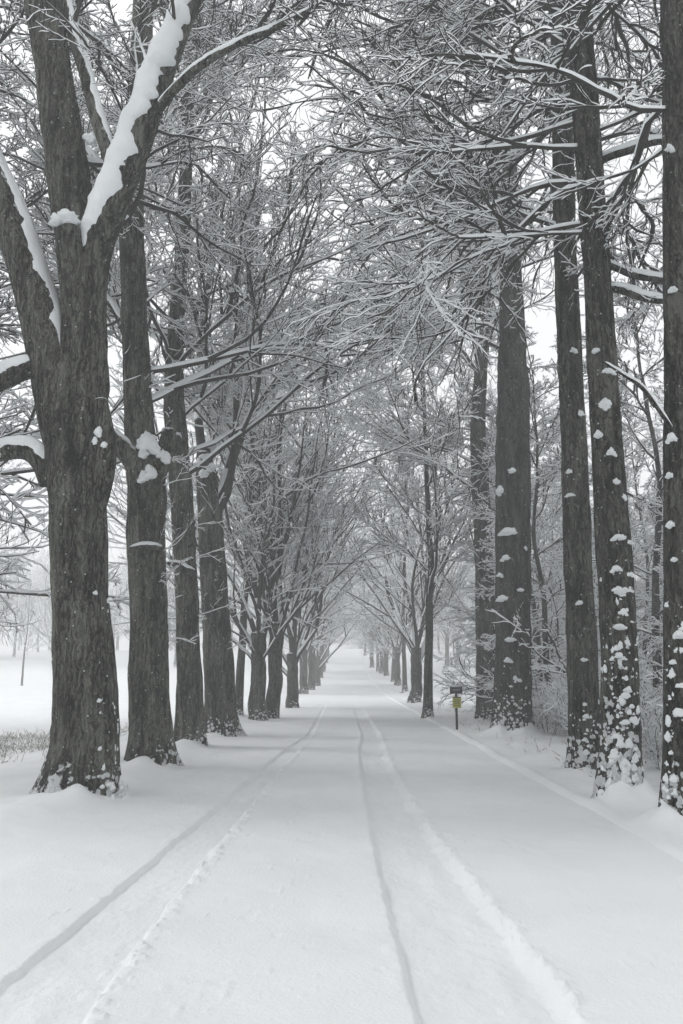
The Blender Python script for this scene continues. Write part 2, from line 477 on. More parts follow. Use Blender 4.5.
def ground_z(x, y, fine=True):
    x = np.asarray(x, float); y = np.asarray(y, float)
    z = rise(y)
    er, el = 2.68 + 0.05 * vnoise(y * 0.9, y * 0 + 1.5), -2.45 + 0.10 * vnoise(y * 0.6, y * 0 + 7.5)
    out_r, out_l = x - er, el - x
    bank = np.where(out_r > out_l, 0.03 * sstep(-0.05, 0.10, out_r) + 0.02 * sstep(0.1, 0.9, out_r) - 0.2 * sstep(0.8, 5, out_r),
                    0.0006 + 0.08 * sstep(0.05, 1.1, out_l) - 0.35 * sstep(0.8, 5, out_l))
    bank = bank + 0.045 * np.exp(-((out_r - 0.07) / 0.05) ** 2) * np.maximum(0, 0.7 + 1.1 * fbm(y * 2.3, x * 3, None, 4, 3))
    inside = sstep(0.03, 0.16, np.minimum(-out_r, -out_l))
    z = z + 0.022 * fbm(x * 0.8, y * 0.5, None, 40, 3) + 0.006 * fbm(x * 5, y * 5, None, 44, 3)
    outw = sstep(0.1, 0.7, np.maximum(out_r, out_l))
    z = z + bank - 0.18 * inside
    z = z + outw * (0.06 * fbm(x * 1.1, y * 1.1, None, 3, 4) + np.where(x > 0, 0.05, 0.012) * fbm(x * 3.6, y * 3.6, None, 8, 3))
    farw = sstep(4.5, 14, np.abs(x))
    z = z + farw * (0.25 * fbm(x * 0.12, y * 0.12, None, 21, 3))
    z = z + np.where(x > 3.0, 0.07 * sstep(3.2, 4.5, x) * vnoise(x * 2.1, y * 2.1, None, 14), 0)
    for mx, my, mr, mh in MOUNDS:
        d = np.sqrt((x - mx) ** 2 + (y - my) ** 2 + 0.010) / mr
        z = z + mh * np.exp(-1.9 * d) * (1 + 0.5 * fbm(x * 5 + mx, y * 5, None, 31, 3)) * (d < 4) * sstep(-0.02, 0.45, np.maximum(out_r, out_l))
    return z


RUT = {}
for key, pts in {
    'll': [(-40, 1024), (0, 988), (60, 936), (130, 878), (200, 822), (250, 778), (285, 750), (308, 734)],
    'lr': [(82, 1024), (118, 975), (162, 915), (205, 862), (245, 815), (275, 776), (298, 752), (313, 735)],
    'rl': [(418, 1024), (402, 960), (386, 900), (371, 830), (362, 775), (359, 750), (362, 735)],
    'rr': [(572, 1024), (530, 960), (478, 895), (434, 840), (402, 790), (386, 757), (379, 735)],
}.items():
    g = []
    for a, b in pts:
        d = ray(a, b); q = CAM + d * (-CAM_H / d[2]); g.append((q[1], q[0]))
    g.sort(); RUT[key] = np.array(g)


def rut_x(key, y):
    g = RUT[key]
    return np.interp(y, g[:, 0], g[:, 1])


def road_z(x, y):
    z = rise(y) + 0.015 * (1 - (x / 2.6) ** 2)
    z = z + 0.022 * fbm(x * 0.8, y * 0.5, None, 40, 3) + 0.006 * fbm(x * 5, y * 5, None, 44, 3)
    # a slightly trodden, wind-scoured middle strip
    mid = np.exp(-((x + 0.12) / 0.22) ** 2)
    z = z + mid * 0.012 * vnoise(x * 3.5, y * 2.0, None, 51) * sstep(3, 6, y)
    pk = fbm(x * 2.6, y * 1.7, None, 91, 2); cell = vnoise(x * 17, y * 13, None, 92)
    z = z + 0.008 * np.maximum(0, cell - 0.55) * sstep(0.15, 0.4, pk) * 2 - 0.008 * np.maximum(0, vnoise(x * 11, y * 9, None, 93) - 0.6) * sstep(0.1, 0.4, -pk) * 2
    fade = 1 - sstep(10, 45, y)
    for a, b, dep in (('ll', 'lr', 0.044), ('rl', 'rr', 0.062)):
        e1 = 0.012 * fbm(y * 9, y * 0 + (3 if a == 'll' else 12), None, 60, 3)
        e2 = 0.045 * fbm(y * 7, y * 0 + (5 if a == 'll' else 17), None, 62, 4)
        xl = rut_x(a, y) + e1; xr = rut_x(b, y) + e2
        far = 0.004 + 0.0007 * y
        if a == 'll': w1, w2 = 0.016, 0.012
        else: w1, w2 = 0.026, 0.050
        m = sstep(-w1, w1 + far, x - xl) * sstep(-w2, w2 + far, xr - x)
        z = z - dep * m * fade * (0.9 + 0.15 * vnoise(x * 9, y * 3, None, 70))
        cr = np.maximum(0, fbm(y * 11, x * 6, None, 75, 3) + 0.35)
        z = z + fade * (0.026 * np.exp(-((x - xr - 0.05) / 0.045) ** 2) * cr + 0.012 * np.exp(-((x - xl + 0.05) / 0.04) ** 2) * np.maximum(0, fbm(y * 8, x * 5, None, 77, 3) + 0.2))
        # tread marks in the rut floor
        z = z + m * fade * 0.005 * fbm(x * 22, y * 16, None, 79, 2)
        cb = np.maximum(0, vnoise(x * 30, y * 26, None, 83) - 0.35) * np.exp(-((x - xr - 0.03) / 0.07) ** 2)
        z = z + fade * 0.035 * cb
    return z


def sheet(name, xs, ys, fz, mat):
    X, Y = np.meshgrid(xs, ys)
    Z = fz(X, Y)
    nx, ny = len(xs), len(ys)
    i = (np.arange(ny - 1)[:, None] * nx + np.arange(nx - 1)[None]).reshape(-1)
    Q = np.stack([i, i + 1, i + nx + 1, i + nx], -1)
    return obj(name, make_mesh(name, np.stack([X, Y, Z], -1).reshape(-1, 3), Q, [mat]))


def on_ground(px, py):
    """world point of the snow seen at a photo pixel"""
    d = ray(px, py); s = 2.0
    for s in np.geomspace(2, 260, 4000):
        q = CAM + d * s
        if q[2] <= float(rise(q[1])): break
    return q


# ------------------------------------------------------------------ crowns
def crown_levels(b, P1, R1, cfg, r):
    """limbs -> branches -> twigs -> fine twigs, all with snow"""
    b.add(*tubes(P1, R1, cfg.get('n1', 8), cfg['snow'][0], r))
    lv = [(P1, R1)]
    for i, g in enumerate(cfg['levels']):
        P, R = grow(*lv[-1], r=r, **g)
        if g.get('_both'): pass
        b.add(*tubes(P, R, 4 if i > 0 else 5, cfg['snow'][i + 1], r))
        lv.append((P, R))
    return lv


def trunk_limbs(TP, TR, n, z0, z1, length, elev, K, wander, trop, rr, rmin, r, azb=None, azs=None, rmax=0.5):
    """limbs off a trunk (world or local coords); elev = (low, high) degrees at the bottom/top"""
    z = np.sort(z0 + (z1 - z0) * (np.arange(n) + r.random(n)) / n)
    i = np.interp(z, TP[:, 2], np.arange(len(TP)))
    p = np.stack([np.interp(i, np.arange(len(TP)), TP[:, c]) for c in range(3)], 1)
    rp = np.interp(i, np.arange(len(TP)), TR)
    if azb is None: az = np.arange(n) * 2.39996 + r.normal(size=n) * 0.4
    else: az = r.choice(np.atleast_1d(azb), n) + np.clip(r.normal(size=n), -1.2, 1.2) * azs
    f = (z - z0) / max(z1 - z0, 1e-6)
    el = np.radians(elev[0] + (elev[1] - elev[0]) * f + r.normal(size=n) * 9)
    d = np.stack([np.cos(el) * np.cos(az), np.cos(el) * np.sin(az), np.sin(el)], 1)
    L = (length[0] + (length[1] - length[0]) * f) * (0.65 + 0.6 * r.random(n))
    r0 = np.maximum(np.minimum(np.minimum(rp * 0.6, L * rr), rmax), rmin)
    return march(p, d, L, r0, K, wander, trop, rmin, 0.8, r)


def lv(n, lenf, ang, K, wander, trop, rmin, flat=0.9, t0=0.15, t1=0.98, rr=0.014, lenr=0.5, keep=1.0, lmax=9.0):
    return dict(n=n, t0=t0, t1=t1, lenf=lenf, ang=ang, K=K, wander=wander, trop=trop, rr=rr, rmin=rmin, flat=flat, lenr=lenr, keep=keep, lmax=lmax)


ASC = dict(snow=(0.034, 0.026, 0.020, 0.017, 0.015), levels=[
    lv(9, 0.58, 36, 10, 0.11, 0.03, 0.007, flat=1.2, t0=0.12, rr=0.008),
    lv(7, 0.54, 36, 8, 0.13, 0.03, 0.0045, flat=1.2, rr=0.009),
    lv(5, 0.55, 38, 6, 0.14, 0.03, 0.003, flat=1.2),
    lv(3, 0.55, 38, 4, 0.14, 0.03, 0.0022, flat=1.2)])
DROOP = dict(snow=(0.030, 0.023, 0.017, 0.014), levels=[
    lv(7, 0.64, 34, 14, 0.14, -0.008, 0.005, flat=0.6, t0=0.10, rr=0.0085, lenr=0.35),
    lv(7, 0.54, 36, 10, 0.15, -0.010, 0.0032, flat=0.8),
    lv(4, 0.58, 38, 7, 0.16, -0.010, 0.0018, flat=1.0)])
FARASC = dict(snow=(0.040, 0.032, 0.028, 0.024), levels=[
    lv(8, 0.55, 34, 9, 0.11, 0.04, 0.008, flat=1.2, t0=0.10, rr=0.008),
    lv(7, 0.52, 36, 7, 0.13, 0.03, 0.005, flat=1.2),
    lv(5, 0.52, 38, 5, 0.14, 0.02, 0.0038, flat=1.2)])
WOOD = dict(snow=(0.028, 0.024, 0.021, 0.018), n1=5, levels=[
    lv(8, 0.56, 36, 7, 0.14, 0.0, 0.006, flat=1.0, t0=0.10, rr=0.009),
    lv(6, 0.52, 38, 5, 0.15, 0.0, 0.004, flat=1.2),
    lv(4, 0.52, 40, 4, 0.15, 0.0, 0.003, flat=1.2)])


def straight_trunk(h, r0, rtop, r, K=30, lean=0.0, wob=0.12):
    z = np.linspace(-0.15, h, K)
    x = wob * np.cumsum(r.normal(size=K)) / math.sqrt(K) + lean * z
    y = wob * np.cumsum(r.normal(size=K)) / math.sqrt(K)
    k = np.ones(5) / 5
    x = np.convolve(np.pad(x, 2, 'edge'), k, 'valid'); y = np.convolve(np.pad(y, 2, 'edge'), k, 'valid')
    i0 = np.argmin(np.abs(z)); x -= x[i0]; y -= y[i0]
    R = r0 + (rtop - r0) * (np.clip(z, 0, h) / h) ** 0.85
    return np.stack([x, y, z], 1), R


# ---------------- archetypes for the avenue farther off and for the woods
ARCH = {}


def archetype(key, seed):
    r = np.random.default_rng(seed)
    b = Batch()
    if key.startswith('vase'):                      # low-forking old maple
        hf = 2.3 if key == 'vase1' else (2.9 if key == 'vase2' else 2.0)
        TP, TR = straight_trunk(hf + 0.5, 0.26, 0.235, r, 40, 0.0, 0.10)
        P1, R1 = trunk_limbs(TP, TR, 11, hf - 0.7, hf + 0.35, (8.5, 12.5), (56, 80), 14, 0.10, 0.035, 0.0075, 0.012, r, rmax=0.085)
        crown_levels(b, P1, R1, FARASC, r)
        tm = trunk_mesh('trunk', TP, TR, 20, 0.5, 0.3, 0.12, seed, M_BARK)
    elif key.startswith('tall'):                    # straight trunk, leader to the top
        TP, TR = straight_trunk(16, 0.18, 0.02, r, 60, 0.0, 0.22)
        P1, R1 = trunk_limbs(TP, TR, 22, 4.0, 15.6, (5.0, 1.6), (40, 66), 12, 0.12, 0.04, 0.008, 0.010, r, rmax=0.06)
        crown_levels(b, P1, R1, FARASC, r)
        tm = trunk_mesh('trunk', TP, TR, 18, 0.4, 0.3, 0.06, seed, M_BARK)
    elif key.startswith('wood'):                    # thin woodland tree, branching low
        hh = {'wood1': 12.0, 'wood2': 9.5, 'wood3': 14.0, 'wood4': 13.0}[key]
        TP, TR = straight_trunk(hh, 0.11, 0.012, r, 34, 0.0, 0.5)
        P1, R1 = trunk_limbs(TP, TR, 30, 2.7 if key == 'wood4' else 1.0, hh - 0.3, (3.6, 0.9), (10, 50), 10, 0.15, 0.01, 0.008, 0.007, r, rmax=0.035)
        crown_levels(b, P1, R1, WOOD, r)
        tm = trunk_mesh('trunk', TP, TR, 12, 0.3, 0.2, 0.05, seed, M_BARK)
    else:                                           # shrub
        n = 16
        az = r.random(n) * 6.28; el = np.radians(45 + 40 * r.random(n))
        d = np.stack([np.cos(el) * np.cos(az), np.cos(el) * np.sin(az), np.sin(el)], 1)
        o = np.stack([0.15 * np.cos(az), 0.15 * np.sin(az), np.full(n, -0.05)], 1)
        P1, R1 = march(o, d, 1.3 + 0.9 * r.random(n), np.full(n, 0.010), 7, 0.12, 0.0, 0.006, 0.5, r)
        b.add(*tubes(P1, R1, 4, 0.012, r))
        P2, R2 = grow(P1, R1, 8, 0.15, 0.98, 0.42, 45, 5, 0.18, 0.0, 0.012, 0.005, 1.5, r=r); b.add(*tubes(P2, R2, 4, 0.014, r))
        P3, R3 = grow(P2, R2, 6, 0.1, 0.98, 0.5, 45, 4, 0.18, 0.0, 0.012, 0.004, 1.5, r=r); b.add(*tubes(P3, R3, 4, 0.014, r))
        tm = None
    ARCH[key] = (tm, b.mesh('crown' if tm else 'branches'))


for k, s in (('vase1', 101), ('vase2', 102), ('vase3', 103), ('tall1', 104), ('tall2', 105), ('wood1', 106), ('wood2', 107), ('wood3', 108), ('wood4', 118), ('shrub1', 109), ('shrub2', 110)):
    archetype(k, s)


def copy_tree(key, name, x, y, rot, sc, label, cat, group=None, sz=None, sink=0.0):
    z = float(ground_z(np.array([x]), np.array([y]))[0]) - sink
    t = thing(name, label, cat, (x, y, z), group)
    t.rotation_euler = (0, 0, rot); t.scale = (sc, sc, sz or sc)
    tm, cm = ARCH[key]
    if tm: obj('trunk', tm, t)
    obj('crown' if tm else 'branches', cm, t)
    return t


# ------------------------------------------------------------------ near trees, traced
def px_path(pts, Y, n):
    """(px, py, width[, dY]) rows -> n points and radii in world space on the plane y = Y + dY"""
    rows = []
    for q in pts:
        p = at(q[0], q[1], Y + (q[3] if len(q) > 3 else 0.0))
        rows.append((*p, q[2] / 2 * px_size(p)))
    c = catmull(rows, n)
    return c[:, :3], c[:, 3]


def near_trunk(pts, Y, ext, n=60):
    rows = []
    for q in pts:
        p = at(q[0], q[1], Y + (q[3] if len(q) > 3 else 0.0)); rows.append((*p, q[2] / 2 * px_size(p)))
    for dx, dy, dz, rad in ext:
        l = rows[-1]; rows.append((l[0] + dx, l[1] + dy, l[2] + dz, rad))
    c = catmull(rows, n)
    return c[:, :3], c[:, 3]


def base_of(px, py):
    q = on_ground(px, py); return q


def root_at(P, name, label, cat='tree', group=None):
    x, y = P[0, 0], P[0, 1]
    return np.array([x, y, float(rise(y))])


NEAR = []

# plan: base pixels (trunk centre), ground mounds are made before the ground sheet is built
NB = {k: base_of(*v) for k, v in {
    'L1': (84, 797), 'L2': (150, 766), 'L3': (190, 747), 'L4': (221, 736),
    'R1': (682, 829), 'R2': (621, 804), 'R3': (585, 776), 'R4': (510, 737), 'R5': (486, 720), 'R6': (428, 717), 'SIGN': (457, 731)}.items()}
for k, rr_, hh_, ox, oy in (('L1', 0.40, 0.50, 0.36, 0.15), ('L2', 0.34, 0.40, 0.28, 0.05), ('L1', 0.45, 0.22, 0.05, -0.5), ('L2', 0.35, 0.25, 0.0, -0.38), ('L3', 0.35, 0.25, 0.0, -0.34), ('L3', 0.30, 0.42, 0.24, 0.05), ('L4', 0.32, 0.42, 0.32, 0.05), ('L4', 0.3, 0.2, 0.0, -0.35),
                            ('R1', 0.34, 0.44, -0.22, -0.05), ('R2', 0.32, 0.42, -0.10, -0.16), ('R2', 0.3, 0.3, 0.2, -0.1), ('R3', 0.32, 0.30, -0.08, -0.15), ('R4', 0.42, 0.60, 0.30, -0.25), ('R4', 0.4, 0.4, -0.3, -0.3), ('R5', 0.34, 0.25, -0.1, -0.1)):
    MOUNDS.append((NB[k][0] + ox, NB[k][1] + oy, rr_, hh_))


def shoots(b, TP, TR, n, z0, z1, r, azb):
    P, R = trunk_limbs(TP, TR, n, z0, z1, (0.9, 1.3), (35, 45), 7, 0.16, 0.03, 0.008, 0.005, r, azb, 0.7, 0.014)
    b.add(*tubes(P, R, 4, 0.012, r))
    P2, R2 = grow(P, R, 4, 0.15, 0.98, 0.5, 42, 5, 0.16, 0.02, 0.01, 0.0025, 1.3, r=r); b.add(*tubes(P2, R2, 4, 0.010, r))
    P3, R3 = grow(P2, R2, 3, 0.1, 0.98, 0.5, 42, 4, 0.16, 0.02, 0.01, 0.002, 1.3, r=r); b.add(*tubes(P3, R3, 4, 0.008, r))


def finish_tree(key, label, TP, TR, mat, b, group, flare=0.5, fh=0.3, roots=5, seed=1, n=30, fdir=0.0, fbias=0.0, lump=0.085, cap=True):
    root = np.array([TP[0, 0], TP[0, 1], float(rise(TP[0, 1]))])
    t = thing('avenue_tree', label, 'tree', root, group)
    obj('trunk', trunk_mesh('trunk', TP - root, TR, n * 2, flare, fh, lump, seed, mat, cap, roots, fdir=fdir, fbias=fbias, ridge=0.017), t)
    if b is not None:
        b.V = [v - root for v in b.V]
        obj('crown', b.mesh('crown'), t)
    return t, root


GL, GR = 'trees lining the road', 'trees lining the road'

# ---- L1: the big old tree on the left
r = np.random.default_rng(1)
Y = NB['L1'][1]
TP, TR = near_trunk([(84, 806, 70), (84, 780, 67), (86, 700, 61), (81, 600, 55), (78, 520, 56), (75, 455, 59), (80, 400, 54), (84, 330, 45), (80, 250, 44), (72, 200, 42), (62, 130, 38), (52, 60, 35), (42, 0, 37)],
                    Y, [(-0.5, 0.2, 2.0, 0.17), (-0.2, 0.4, 2.2, 0.12), (0.2, 0.3, 2.0, 0.05)], 260)
limbs = [
    ([(70, 470, 40), (58, 400, 44), (45, 330, 42), (25, 262, 38), (2, 200, 36), (-25, 140, 33), (-60, 60, 28), (-90, -40, 22), (-110, -160, 12)], -0.1, 42, 0.04),
    ([(88, 320, 30, -0.05), (97, 250, 30, -0.2), (112, 205, 31, -0.35), (128, 165, 29, -0.45), (143, 128, 26, -0.5), (158, 85, 24, -0.5), (178, 35, 20, -0.5), (192, 0, 18, -0.5), (215, -70, 14, -0.6), (230, -170, 8, -0.7)], 0.60, 92, 0.13),
    ([(118, 190, 12, -0.35), (108, 150, 15, -0.3), (98, 120, 15, -0.2), (86, 75, 13, -0.1), (72, 30, 12, 0), (62, -10, 11, 0.1), (45, -80, 8, 0.3), (40, -160, 4, 0.5)], 0.0, 50, 0.03),
    ([(150, 120, 11, -0.5), (172, 92, 9, -0.7), (200, 66, 8, -0.9), (235, 45, 7, -1.1), (275, 28, 6, -1.3), (315, 8, 5, -1.5), (355, -20, 3.5, -1.6)], 0.2, 75, 0.035),
    ([(52, 372, 22), (30, 368, 22, -0.05), (8, 376, 21, -0.1), (-15, 386, 20, -0.2), (-50, 392, 16, -0.3), (-110, 380, 10, -0.4)], -0.25, 75, 0.07),
    ([(52, 482, 26), (42, 462, 22, -0.05), (25, 450, 19, -0.1), (0, 452, 18, -0.15), (-30, 462, 15, -0.2), (-80, 470, 10, -0.3)], -0.25, 75, 0.07),
    ([(83, 350, 18, -0.05), (80, 315, 22, -0.20), (74, 268, 23, -0.34), (68, 228, 22, -0.42)], 0.0, 60, 0.0),
    ([(92, 520, 22, -0.05), (104, 470, 22, -0.15), (106, 440, 18, -0.2), (100, 400, 14, -0.25)], 0.0, 60, 0.0),
]
b = Batch()
lp = [(px_path(l[0], Y, 200), l[1:]) for l in limbs]
Pa = np.stack([catmull(np.c_[P, R], 12)[:, :3] for (P, R), _ in lp[:6]]); Ra = np.stack([catmull(np.c_[P, R], 12)[:, 3] for (P, R), _ in lp[:6]])
Pt, Rt = trunk_limbs(TP, TR, 9, 6.5, 15.5, (4.5, 2.5), (30, 60), 12, 0.12, 0.03, 0.009, 0.010, r, [0.5, 2.7, 1.5], 0.5, 0.06)
b.add(*tubes(Pt, Rt, 8, 0.03, r))
P2a, R2a = grow(Pa, Ra, 9, 0.35, 0.98, 0.42, 48, 8, 0.13, 0.02, 0.011, 0.009, 1.2, r=r, lmax=2.6)
P2b, R2b = grow(Pt, Rt, 9, 0.15, 0.98, 0.48, 45, 8, 0.13, 0.02, 0.011, 0.009, 1.2, r=r)
P2, R2 = np.concatenate([P2a, P2b]), np.concatenate([R2a, R2b]); b.add(*tubes(P2, R2, 5, 0.02, r))
P3, R3 = grow(P2, R2, 8, 0.1, 0.98, 0.46, 45, 6, 0.16, 0.01, 0.011, 0.006, 1.2, r=r); b.add(*tubes(P3, R3, 4, 0.013, r))
P4, R4 = grow(P3, R3, 6, 0.1, 0.98, 0.48, 45, 4, 0.17, 0.01, 0.011, 0.0045, 1.2, r=r); b.add(*tubes(P4, R4, 4, 0.011, r))
t, root = finish_tree('L1', 'broad old trunk with snowy cut stubs and heavy snow-laden limbs, largest tree', TP, TR, M_BARK_OLD, b, GL, 0.5, 0.30, 5, 3, 40, math.pi * 0.97, 1.1)
for (P, R), (side, half, th) in lp:
    lo = obj('limb', trunk_mesh('limb', P - root, R, 20, 0, 1, 0.07, 7, M_BARK_OLD), t)
    if th: obj('snow_cap', snow_cap('snow_cap', (P - root)[15:], R[15:], th, half, 5, 13, side), lo)
lump('snow_cap', t, root, at(68, 219, Y - 0.42), (0.19, 0.18, 0.11), 4)
lump('snow_clump', t, root, at(93, 128 + 10, Y - 0.22), (0.10, 0.08, 0.07), 6)
for i, (a, c, s) in enumerate(((98, 432, 0.07), (95, 440, 0.05), (104, 445, 0.05))):
    lump('snow_clump', t, root, at(a, c, Y - 0.38), (s * 0.8, s * 0.6, s * 1.1), 10 + i)

crust(t, TP, TR, root, 60, 2.4, -0.35, 0.35, 0.015, 0.04, 71, 0.5)
# ---- L2
r = np.random.default_rng(2)
Y = NB['L2'][1]
TP, TR = near_trunk([(151, 774, 44), (150, 740, 42), (149, 680, 39), (148, 600, 37), (146, 540, 37), (146, 490, 38), (141, 440, 30), (138, 400, 27), (134, 300, 25), (131, 200, 24), (136, 120, 22), (142, 40, 20), (146, -40, 18)],
                    Y, [(0.2, 0.2, 2.5, 0.12), (0.2, 0.1, 3.0, 0.04)], 200)
b = Batch()
Pt, Rt = trunk_limbs(TP, TR, 20, 5.8, 17, (5.8, 3.6), (28, 56), 12, 0.13, 0.01, 0.0085, 0.009, r, [0.2, 0.4, 1.5, 3.0], 0.6, 0.06)
crown_levels(b, Pt, Rt, ASC, r)
shoots(b, TP, TR, 8, 1.6, 4.6, r, [0.2, -0.6, 3.0])
t, root = finish_tree('L2', 'dark trunk with a heap of snow in its crotch of sawn limbs', TP, TR, M_BARK_OLD, b, GL, 0.4, 0.3, 5, 5, 30)
for pts, th in (([(150, 486, 30), (135, 462, 24, -0.1), (120, 446, 19, -0.2), (106, 432, 16, -0.3)], 0.045),
                ([(148, 492, 26), (158, 470, 20, -0.05), (166, 448, 17, -0.1), (169, 430, 14, -0.1)], 0.0)):
    P, R = px_path(pts, Y, 16)
    lo = obj('limb', trunk_mesh('limb', P - root, R, 18, 0, 1, 0.08, 3, M_BARK_OLD), t)
    if th: obj('snow_cap', snow_cap('snow_cap', (P - root)[2:], R[2:], th, 62, 5), lo)
lump('snow_clump', t, root, at(147, 443, Y - 0.30), (0.20, 0.15, 0.24), 21)
lump('snow_clump', t, root, at(150, 473, Y - 0.33), (0.14, 0.10, 0.17), 22)
lump('snow_clump', t, root, at(162, 455, Y - 0.2), (0.12, 0.10, 0.15), 23)
P, R = px_path([(160, 548, 8, -0.2), (145, 546, 6, -0.45), (130, 548, 4, -0.6)], Y, 10)
lo = obj('limb', trunk_mesh('limb', P - root, R, 8, 0, 1, 0.05, 3, M_BARK), t); obj('snow_cap', snow_cap('snow_cap', P - root, R, 0.028, 70, 5), lo)

# ---- L3
r = np.random.default_rng(3)
Y = NB['L3'][1]
TP, TR = near_trunk([(190, 754, 31), (190, 720, 28), (189, 660, 24), (187, 600, 23), (183, 520, 23), (178, 450, 22), (174, 400, 20), (176, 330, 16), (182, 250, 14), (186, 170, 12), (190, 80, 11), (192, 0, 10)],
                    Y, [(0.1, 0.2, 2.5, 0.06), (0.1, 0.1, 2.5, 0.02)], 200)
b = Batch()
Pt, Rt = trunk_limbs(TP, TR, 26, 5.4, 17, (6.0, 3.6), (32, 58), 12, 0.13, 0.01, 0.0085, 0.009, r, [0.0, 0.3, 1.6, 3.0, 4.6], 0.6, 0.055)
crown_levels(b, Pt, Rt, ASC, r)
shoots(b, TP, TR, 8, 1.6, 4.6, r, [0.2, -0.6, 3.0])
t, root = finish_tree('L3', 'slim dark trunk thinning to a wavy top, standing just before the broken snag', TP, TR, M_BARK_OLD, b, GL, 0.35, 0.3, 5, 8, 26)
P, R = px_path([(192, 572, 9, -0.2), (184, 569, 8, -0.4), (176, 564, 6, -0.5), (168, 563, 4, -0.6)], Y, 10)
lo = obj('limb', trunk_mesh('limb', P - root, R, 8, 0, 1, 0.05, 3, M_BARK), t); obj('snow_cap', snow_cap('snow_cap', P - root, R, 0.03, 70, 5), lo)

# ---- L4: broken snag with new limbs
r = np.random.default_rng(4)
Y = NB['L4'][1]
TP, TR = near_trunk([(222, 743, 34), (220, 710, 31), (218, 650, 29), (214, 590, 27), (211, 530, 25), (208, 490, 22), (205, 466, 18), (203, 448, 13)], Y, [], 120)
b = Batch()
Pl = []
for pts in ([(216, 500, 10), (226, 480, 9), (234, 455, 9), (246, 425, 8), (262, 398, 7), (285, 375, 6), (310, 355, 4)],
            [(214, 520, 9), (224, 505, 8), (232, 470, 7, -0.3), (236, 420, 6, -0.5), (240, 350, 5, -0.7), (250, 270, 4, -0.8), (262, 200, 3, -1)],
            [(208, 480, 10), (200, 440, 9, 0.3), (198, 390, 8, 0.6), (204, 320, 7, 0.8), (214, 240, 5, 1.0), (220, 160, 4, 1.2)],
            [(207, 470, 9), (218, 430, 8, 0.8), (224, 370, 7, 1.4), (235, 300, 6, 2.0), (250, 220, 5, 2.5), (262, 140, 3, 2.6)]):
    P, R = px_path(pts, Y, 12); Pl.append((P, R))
P1, R1 = np.stack([q[0] for q in Pl]), np.stack([q[1] for q in Pl])
crown_levels(b, P1, R1, ASC, r)
shoots(b, TP, TR, 8, 1.6, 4.6, r, [0.0, -0.7, 3.0])
t, root = finish_tree('L4', 'thick snag with a broken snow-capped top and thin new limbs curving up', TP, TR, M_BARK, b, GL, 0.4, 0.3, 5, 12, 26)
for i, (a, c, sx_, sz_) in enumerate(((206, 457, 0.16, 0.12), (203, 474, 0.14, 0.14), (211, 468, 0.12, 0.16), (199, 462, 0.08, 0.12))):
    lump('snow_clump', t, root, at(a, c, Y - 0.28), (sx_, 0.12, sz_), 30 + i)

# ---- right-hand near trees
CREW = {}
STEM = {}


def right_tree(key, pts, ext, mat, label, seed, n, z0, z1, length, elev, trop, cfg, azb=None, azs=None, flare=0.35, roots=5, K=180, rmax=0.045):
    r = np.random.default_rng(seed)
    Y = NB[key][1]
    TP, TR = near_trunk(pts, Y, ext, K)
    b = Batch()
    Pt, Rt = trunk_limbs(TP, TR, n, z0, z1, length, elev, 14, 0.12, trop, 0.0085, 0.009, r, azb, azs, rmax)
    crown_levels(b, Pt, Rt, cfg, r)
    t, root = finish_tree(key, label, TP, TR, mat, b, GR, flare, 0.3, roots, seed, 28)
    CREW[key] = (t, root, Y); STEM[key] = (TP, TR)
    if key != 'R5':
        crust(t, TP, TR, root, {'R1': 70, 'R2': 230, 'R3': 45, 'R4': 80}[key], {'R1': 2.2, 'R2': 2.6, 'R3': 1.2, 'R4': 2.2}[key], -math.pi / 2 - {'R1': 0.8, 'R2': 0.45, 'R3': 0.3, 'R4': 0.1}[key], 0.75, 0.008, 0.046, seed, flare)
    return t


right_tree('R1', [(684, 840, 44), (682, 810, 38), (681, 740, 33), (680, 640, 30), (679, 500, 28), (678, 350, 27), (676, 180, 25), (674, 20, 24), (672, -120, 22)], [(-0.1, 0.1, 3, 0.09), (0, 0, 4, 0.02)],
           M_BARK_PLAST2, 'straight trunk cut by the edge of the photo, snow plastered low on it', 41, 18, 6.8, 15.5, (2.8, 1.6), (-4, 30), -0.02, DROOP, [0.6, 2.3], 0.6)
right_tree('R2', [(622, 812, 46), (621, 790, 42), (621, 740, 38), (620, 680, 36), (617, 600, 35), (612, 520, 33), (606, 430, 30), (601, 340, 28), (596, 260, 26), (589, 160, 26), (582, 60, 25), (576, -40, 23)], [(-0.15, 0.1, 3, 0.12), (-0.1, 0, 4, 0.03)],
           M_BARK_PLASTER, 'slightly leaning trunk thickly plastered with clumps of snow at its foot', 42, 32, 6.8, 14.5, (3.1, 3.0), (2, 30), -0.022, DROOP, [2.75, 2.75, 0.5], 0.65)
right_tree('R3', [(587, 784, 38), (586, 760, 33), (584, 700, 30), (580, 600, 28), (576, 500, 26), (571, 380, 24), (566, 270, 22), (563, 160, 20), (560, 40, 18)], [(-0.1, 0.1, 3, 0.1), (-0.1, 0, 4, 0.03)],
           M_BARK_PLAST2, 'slim bare dark trunk beside the leaning snow-plastered one', 43, 25, 8.2, 16, (3.8, 3.4), (8, 32), -0.02, DROOP, [2.9, 2.9, 0.6], 0.7)
right_tree('R4', [(512, 746, 46), (512, 720, 40), (513, 660, 36), (513, 600, 35), (513, 500, 34), (513, 400, 32), (512, 320, 25), (510, 220, 17), (508, 120, 12)], [(-0.1, 0.1, 3.5, 0.07), (-0.1, 0, 4, 0.03)],
           M_BARK_DARK, 'thickest trunk of the right row, snow ledges on its bark and a drifted foot', 44, 30, 9.2, 21, (5.8, 3.6), (24, 46), 0.0, DROOP, [3.1, 2.2, 0.6], 0.7, 0.4, rmax=0.06)
